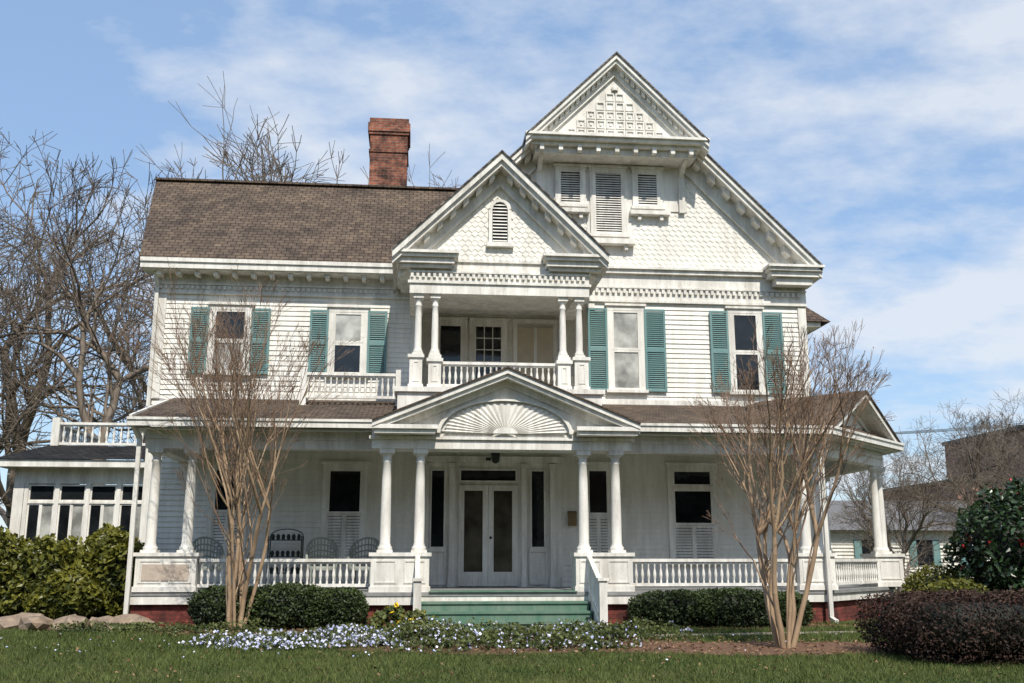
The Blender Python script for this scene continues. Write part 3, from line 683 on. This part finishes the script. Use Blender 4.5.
bush('laurel_shrub',[(-8.9,-.6,.85,1.0,.8,.98),(-7.6,-.7,.8,.95,.8,.85),(-6.3,-.4,.85,.75,.65,.98),(-7.0,-1.3,.45,.6,.5,.5)],5500,.08,L_laurel,2.2,rough=.2)
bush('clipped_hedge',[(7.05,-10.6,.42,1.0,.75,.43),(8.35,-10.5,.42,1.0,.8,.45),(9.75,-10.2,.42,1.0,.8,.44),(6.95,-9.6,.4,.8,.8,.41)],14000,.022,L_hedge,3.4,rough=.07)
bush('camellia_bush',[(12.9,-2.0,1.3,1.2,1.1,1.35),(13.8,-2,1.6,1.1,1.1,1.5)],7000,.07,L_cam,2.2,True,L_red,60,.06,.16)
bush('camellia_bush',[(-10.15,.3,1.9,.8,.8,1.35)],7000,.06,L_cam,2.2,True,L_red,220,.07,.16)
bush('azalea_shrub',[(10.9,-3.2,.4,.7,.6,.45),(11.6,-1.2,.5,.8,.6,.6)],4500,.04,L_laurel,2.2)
bush('flower_bed',[(.2,-7.0,.06,.8,.8,.24),(1.4,-7.2,.05,.9,.9,.22),(2.6,-7.0,.06,.9,.8,.25),(3.3,-6.5,.05,.7,.5,.24),(1.9,-6.3,.03,1.3,.4,.15),(.2,-6.1,.03,.6,.4,.2),(.6,-8.2,.03,.9,.5,.15),(2.3,-8.2,.03,1.0,.5,.14)],2300,.032,L_cover,2,False,L_blue,75,.022,.5)
bush('flower_bed',[(-1.7,-6.8,.03,.9,.7,.15),(-2.5,-7.3,.03,.7,.5,.13),(-1.0,-6.1,.03,.6,.5,.16),(-.6,-7.6,.02,.6,.3,.1),(-1.9,-8.0,.02,.8,.3,.1)],2000,.026,L_cover,2,False,L_blue,240,.022,.45)
bush('daffodil_clump',[(-.35,-5.2,.2,.3,.25,.25),(.0,-5.5,.16,.22,.2,.22)],700,.05,L_cover,2,False,L_yel,30,.05,.3)
bush('ground_ivy',[(-3.6,-4.7,.03,1.4,.5,.15),(-.8,-5.4,.03,.8,.4,.14),(-5.2,-4.2,.03,1.2,.6,.14)],3000,.03,L_cover,2,False,rough=.4)
rr=empty('rock_pile')
for i in range(14):
    bx=-8.0+i*.23+random.uniform(-.1,.1);by=-3.5+random.uniform(-.35,.3);s=random.uniform(.13,.3)
    bm=bmesh.new(); bmesh.ops.create_icosphere(bm,subdivisions=2,radius=1)
    for v in bm.verts:
        k=1+.22*math.sin(v.co.x*5+i)*math.cos(v.co.y*4+i*2)+random.uniform(-.09,.09); v.co=Vector((v.co.x*s*1.5*k,v.co.y*s*k,v.co.z*s*.65*k))
    me=bpy.data.meshes.new('rock'); bm.to_mesh(me); bm.free(); me.materials.append(M_rock); o=bpy.data.objects.new('rock',me); col.objects.link(o); o.location=(bx,by,s*.3);o.rotation_euler=(random.uniform(-.2,.2),random.uniform(-.2,.2),random.uniform(0,3)); o.parent=rr

# ================= bare trees =================
def tubes(segs,k1=.02,k2=.006):
    a=np.array([np.concatenate([s[0],s[1],[s[2],s[3]]]) for s in segs])
    out=[];fo=[];o=0
    for lo,hi,n in ((k1,9,7),(k2,k1,5),(0,k2,3)):
        k=(a[:,6]>=lo)&(a[:,6]<hi); b=a[k]
        if not len(b): continue
        p,q=b[:,:3],b[:,3:6]; d=q-p; d/=np.maximum(np.linalg.norm(d,axis=1),1e-6)[:,None]
        ref=np.where(np.abs(d[:,2:3])<.9,np.array([[0,0,1.]]),np.array([[1.,0,0]])); e=np.cross(d,ref); e/=np.linalg.norm(e,axis=1)[:,None]; f=np.cross(d,e)
        th=np.arange(n)*2*np.pi/n; c=np.cos(th)[None,:,None];s_=np.sin(th)[None,:,None]
        ring=e[:,None]*c+f[:,None]*s_
        V=np.concatenate([p[:,None]+ring*b[:,6,None,None],q[:,None]+ring*b[:,7,None,None]],1)
        i=np.arange(n);j=(i+1)%n; F=np.stack([i,j,j+n,i+n],1)[None]+(np.arange(len(b))*2*n)[:,None,None]
        out.append(V.reshape(-1,3));fo.append(F.reshape(-1,4)+o);o+=len(out[-1])
    return np.concatenate(out),np.concatenate(fo)
def meshobj(name,V,F,m,parent=None):
    o=bpy.data.objects.new(name,fastmesh(name,V,F,m,True)); col.objects.link(o)
    if parent: o.parent=parent
    return o
def grow(segs,p,d,L,r,depth,R,up=.15,wob=.12,spread=.5,kids=(2,3),ratio=.75,rr=.7,side=0,minr=.003):
    n=max(2,int(L/.25)) if depth>1 else 2; n=min(n,7)
    st=L/n; r1=max(minr,r*rr)
    for i in range(n):
        d=d+R.normal(0,wob,3)+np.array([0,0,up*st]); d/=np.linalg.norm(d)
        q=p+d*st; ra=r+(r1-r)*i/n; rb=r+(r1-r)*(i+1)/n; segs.append((p,q,ra,rb)); p=q
        if depth>0 and side and i>0 and R.random()<side:
            e=d+R.normal(0,spread*1.2,3); e/=np.linalg.norm(e); grow(segs,p,e,L*ratio*.7,max(minr,rb*.45),max(0,depth-2),R,up,wob,spread,kids,ratio,rr,side*.6,minr)
    if depth<=0: return
    k=R.integers(kids[0],kids[1]+1)
    for i in range(k):
        e=d+R.normal(0,spread,3); e/=np.linalg.norm(e); grow(segs,p,e,L*ratio*R.uniform(.75,1.15),max(minr,r1*R.uniform(.65,.9)),depth-1,R,up,wob,spread,kids,ratio,rr,side,minr)
def split(segs,m1,m2,thr,root):
    bg_=[s for s in segs if s[2]>=thr]; sm=[s for s in segs if s[2]<thr]
    if bg_: meshobj('trunk',*tubes(bg_),m1,root)
    if sm: meshobj('twigs',*tubes(sm),m2,root)
LOG=[]
M_seed=leafmat('seed_pods',(.12,.07,.04),(.25,.15,.09))
def myrtle(x,y,H,seed,spread,n=7):
    R=np.random.default_rng(seed); root=empty('crape_myrtle_tree',(x,y,0)); segs=[]
    for i in range(n):
        a=2*math.pi*i/n+R.uniform(-.3,.3); out=spread*R.uniform(.3,1.1)
        d=np.array([math.cos(a)*out,math.sin(a)*out,1.]); d/=np.linalg.norm(d)
        grow(segs,np.array([math.cos(a)*.1,math.sin(a)*.1,-.05]),d,H*.36,R.uniform(.028,.048),6,R,.26,.07,.24,(2,3),.67,.74,.3,.0027)
    split(segs,M_myr,M_mtw,.011,root)
    tips=np.array([s[1] for s in segs if s[2]<.006]); tips=tips[rng.random(len(tips))<.08]
    V,F,t=leafcloud(tips,.011,rng.random(len(tips)),.9); tonemesh('seed_heads',V,F,t,M_seed,root)
    LOG.append(('myrtle',len(segs),round(max(s[1][2] for s in segs),2)))
myrtle(-3.11,-4.3,6.2,5,.32,9); myrtle(5.4,-8.3,4.7,9,.26,8)
def bigtree(H,seed,depth,side=.4):
    R=np.random.default_rng(seed); segs=[]
    grow(segs,np.array([0,0,-.3]),np.array([.05,0,1.]),H*.27,H*.018,depth,R,.06,.1,.42,(2,3),.77,.72,side,.009)
    LOG.append(('big',len(segs),round(max(s[1][2] for s in segs),2))); return segs
vm=[fastmesh('bare_tree',*tubes(bigtree(15,s,d),.08,.02),M_bark,True) for s,d in ((21,7),(22,7),(23,6))]
hts=[max(v.co.z for v in me.vertices) for me in vm]
for k,x,y,h,rz in ((0,-11.6,13,15.5,.3),(1,-14.5,12,16,1.5),(2,-17.5,11,14,2.2),(1,-21,13,17,4),(0,-16,22,20,3.1),(2,-9.5,20,15,.2),(2,-7.8,24,22.5,1),(0,-5.0,25,22.5,2),(1,1.0,28,22,3),
    (2,19,15,7.0,0),(0,22,14,7.5,2),(1,17.2,12,6,4),(2,27,20,8.5,1),(0,15.5,9,4.8,1),(1,20.5,10,6.4,2),(0,24.5,18,8.4,5)):
    o=bpy.data.objects.new('bare_tree',vm[k]); col.objects.link(o); o.location=(x,y,0); s=h/hts[k]; o.scale=(s,)*3; o.rotation_euler=(0,0,rz)
lowv=[tubes(bigtree(15,s,4),.5,.1) for s in (31,32,33)]
Vs=[];Fs=[];o_=0
for i in range(30):
    V,F=lowv[i%3]; s=random.uniform(.5,.8); a=random.uniform(0,6.28); c,sn=math.cos(a),math.sin(a)
    Q=V@np.array([[c,sn,0],[-sn,c,0],[0,0,1]])*s+np.array([-60+i*5+random.uniform(-2,2),62+random.uniform(-3,12),0]); Vs.append(Q);Fs.append(F+o_);o_+=len(Q)
meshobj('distant_treeline',np.concatenate(Vs),np.concatenate(Fs),M_twig)
bush('distant_evergreen_hedge',[(-60+i*7,60,1.2,5,2,2.2+random.uniform(-.6,.8)) for i in range(19)],1500,.35,L_box,2.2)
bush('unseen_tree_row',[(-70+i*11,-62+random.uniform(-4,4),6,7,4,9+random.uniform(-2,3)) for i in range(14)],1200,.8,L_box,2.2)  # unseen tree masses behind the camera, added to darken the window reflections

# ================= neighbours =================
nb=empty('neighbor_cottage')
b=MB(); b.box(18,26,20,27,0,2.5)
for i in range(16): b.box(17.98,26.02,19.96,20,.1+i*.15,.13+i*.15)
b.obj('walls',M_white,nb)
b=MB(); b.add([(17.6,19.5,2.5),(26.4,19.5,2.5),(26.4,23.5,4.0),(17.6,23.5,4.0),(17.6,27.5,2.5),(26.4,27.5,2.5)],[(0,1,2,3),(3,2,5,4),(0,3,4)]); b.obj('roof',mat('grey_roof',(.17,.165,.165)),nb)
b=MB()
for x in (19.5,22,24.3): b.box(x,x+.7,19.93,19.95,1.0,2.1)
b.obj('windows',M_glass,nb)
b=MB()
for x in (19.5,22,24.3): b.box(x-.35,x-.03,19.9,19.95,1.0,2.1);b.box(x+.73,x+1.05,19.9,19.95,1.0,2.1)
b.obj('shutters',M_teal,nb)
bb=empty('brick_building')
b=MB(); b.box(42.5,58,40,54,0,10.2); b.box(36.5,42.5,42,54,0,6.4); b.box(46,47,44,45,10.2,12); b.obj('walls',M_bb,bb)
b=MB(); b.box(42.3,58,39.8,54,10.2,10.5); b.box(36.2,42.5,41.7,54,6.4,6.6); b.obj('parapet_roof',mat('dark_roof',(.12,.10,.09)),bb)
b=MB()
for z in (1.5,4.8,7.8):
    for i in range(5): b.box(43.4+i*2.8,44.4+i*2.8,39.95,39.99,z,z+1.5)
b.obj('windows',M_glass,bb)
pl=empty('power_line')
b=MB(); b.lathe(34,28,0,[(.16,0),(.11,9)],10); b.box(33,35,27.95,28.05,8.3,8.45)
for k in range(3):
    pts=[(33.2+.8*k-40*t,28+6*t,8.5-3.2*t*(1-t)) for t in [i/16 for i in range(17)]]
    for p,q in zip(pts,pts[1:]): b.bar(p,q,.03,.03)
b.obj('pole_and_wires',M_iron,pl)

# ================= world, sun, camera =========
EL=math.radians(49);RO=math.radians(172)
w=bpy.data.worlds.new('World');S.world=w;w.use_nodes=True;nt=w.node_tree;bg=nt.nodes['Background'];out=nt.nodes['World Output']
sky=nt.nodes.new('ShaderNodeTexSky');sky.sky_type='NISHITA';sky.sun_disc=False;sky.sun_elevation=EL;sky.sun_rotation=RO;sky.air_density=1.15;sky.dust_density=.3;sky.ozone_density=2.0
nt.links.new(sky.outputs[0],bg.inputs[0]);bg.inputs[1].default_value=.15
tc=nt.nodes.new('ShaderNodeTexCoord');sp=nt.nodes.new('ShaderNodeSeparateXYZ');nt.links.new(tc.outputs['Generated'],sp.inputs[0])
def mth(op,a,b):
    m=nt.nodes.new('ShaderNodeMath');m.operation=op
    for i,v in enumerate((a,b)):
        if hasattr(v,'is_linked'): nt.links.new(v,m.inputs[i])
        else: m.inputs[i].default_value=v
    return m.outputs[0]
zz=mth('ADD',mth('MAXIMUM',sp.outputs[2],0),.22)
cb=nt.nodes.new('ShaderNodeCombineXYZ');nt.links.new(mth('DIVIDE',sp.outputs[0],zz),cb.inputs[0]);nt.links.new(mth('DIVIDE',sp.outputs[1],zz),cb.inputs[1])
mp=nt.nodes.new('ShaderNodeMapping');mp.inputs['Scale'].default_value=(1.0,1.35,1);mp.inputs['Location'].default_value=(3.3,1.2,0);mp.inputs['Rotation'].default_value=(0,0,.4);nt.links.new(cb.outputs[0],mp.inputs[0])
f1=noise(nt,mp.outputs[0],1.4,7,.55);f2=noise(nt,mp.outputs[0],5.0,6,.6)
s1=mth('ADD',mth('MULTIPLY',f1,.66),mth('MULTIPLY',f2,.34))
s1=mth('ADD',s1,mth('MULTIPLY',sp.outputs[0],.13))
r=ramp(nt,s1,(0,0,0),(1,1,1),.47,.62)
hz=nt.nodes.new('ShaderNodeBackground');hz.inputs[0].default_value=(.36,.60,1.0,1);hz.inputs[1].default_value=.92
m0=nt.nodes.new('ShaderNodeMixShader');m0.inputs[0].default_value=.5;nt.links.new(bg.outputs[0],m0.inputs[1]);nt.links.new(hz.outputs[0],m0.inputs[2])
b2=nt.nodes.new('ShaderNodeBackground');b2.inputs[0].default_value=(.88,.92,.98,1);b2.inputs[1].default_value=.95
fac=mth('ADD',mth('MULTIPLY',r.outputs[0],.72),.06)
ms=nt.nodes.new('ShaderNodeMixShader');nt.links.new(fac,ms.inputs[0]);nt.links.new(m0.outputs[0],ms.inputs[1]);nt.links.new(b2.outputs[0],ms.inputs[2]);nt.links.new(ms.outputs[0],out.inputs[0])
sd=Vector((math.sin(RO)*math.cos(EL),math.cos(RO)*math.cos(EL),math.sin(EL)))
l=bpy.data.lights.new('sun','SUN');l.energy=4.8;l.angle=math.radians(.53);l.color=(1,.94,.84);lo=bpy.data.objects.new('sun',l);col.objects.link(lo);lo.rotation_euler=(-sd).to_track_quat('-Z','Y').to_euler()
cam=bpy.data.cameras.new('camera');cam.lens=35.156;cam.sensor_width=36;cam.clip_end=2000;co=bpy.data.objects.new('camera',cam);col.objects.link(co)
co.location=(0,-23,1.25);co.rotation_euler=(math.radians(90+12.3),0,math.radians(-5.5));S.camera=co
S.view_settings.view_transform='Standard';S.view_settings.look='None';S.view_settings.exposure=0
print(LOG)
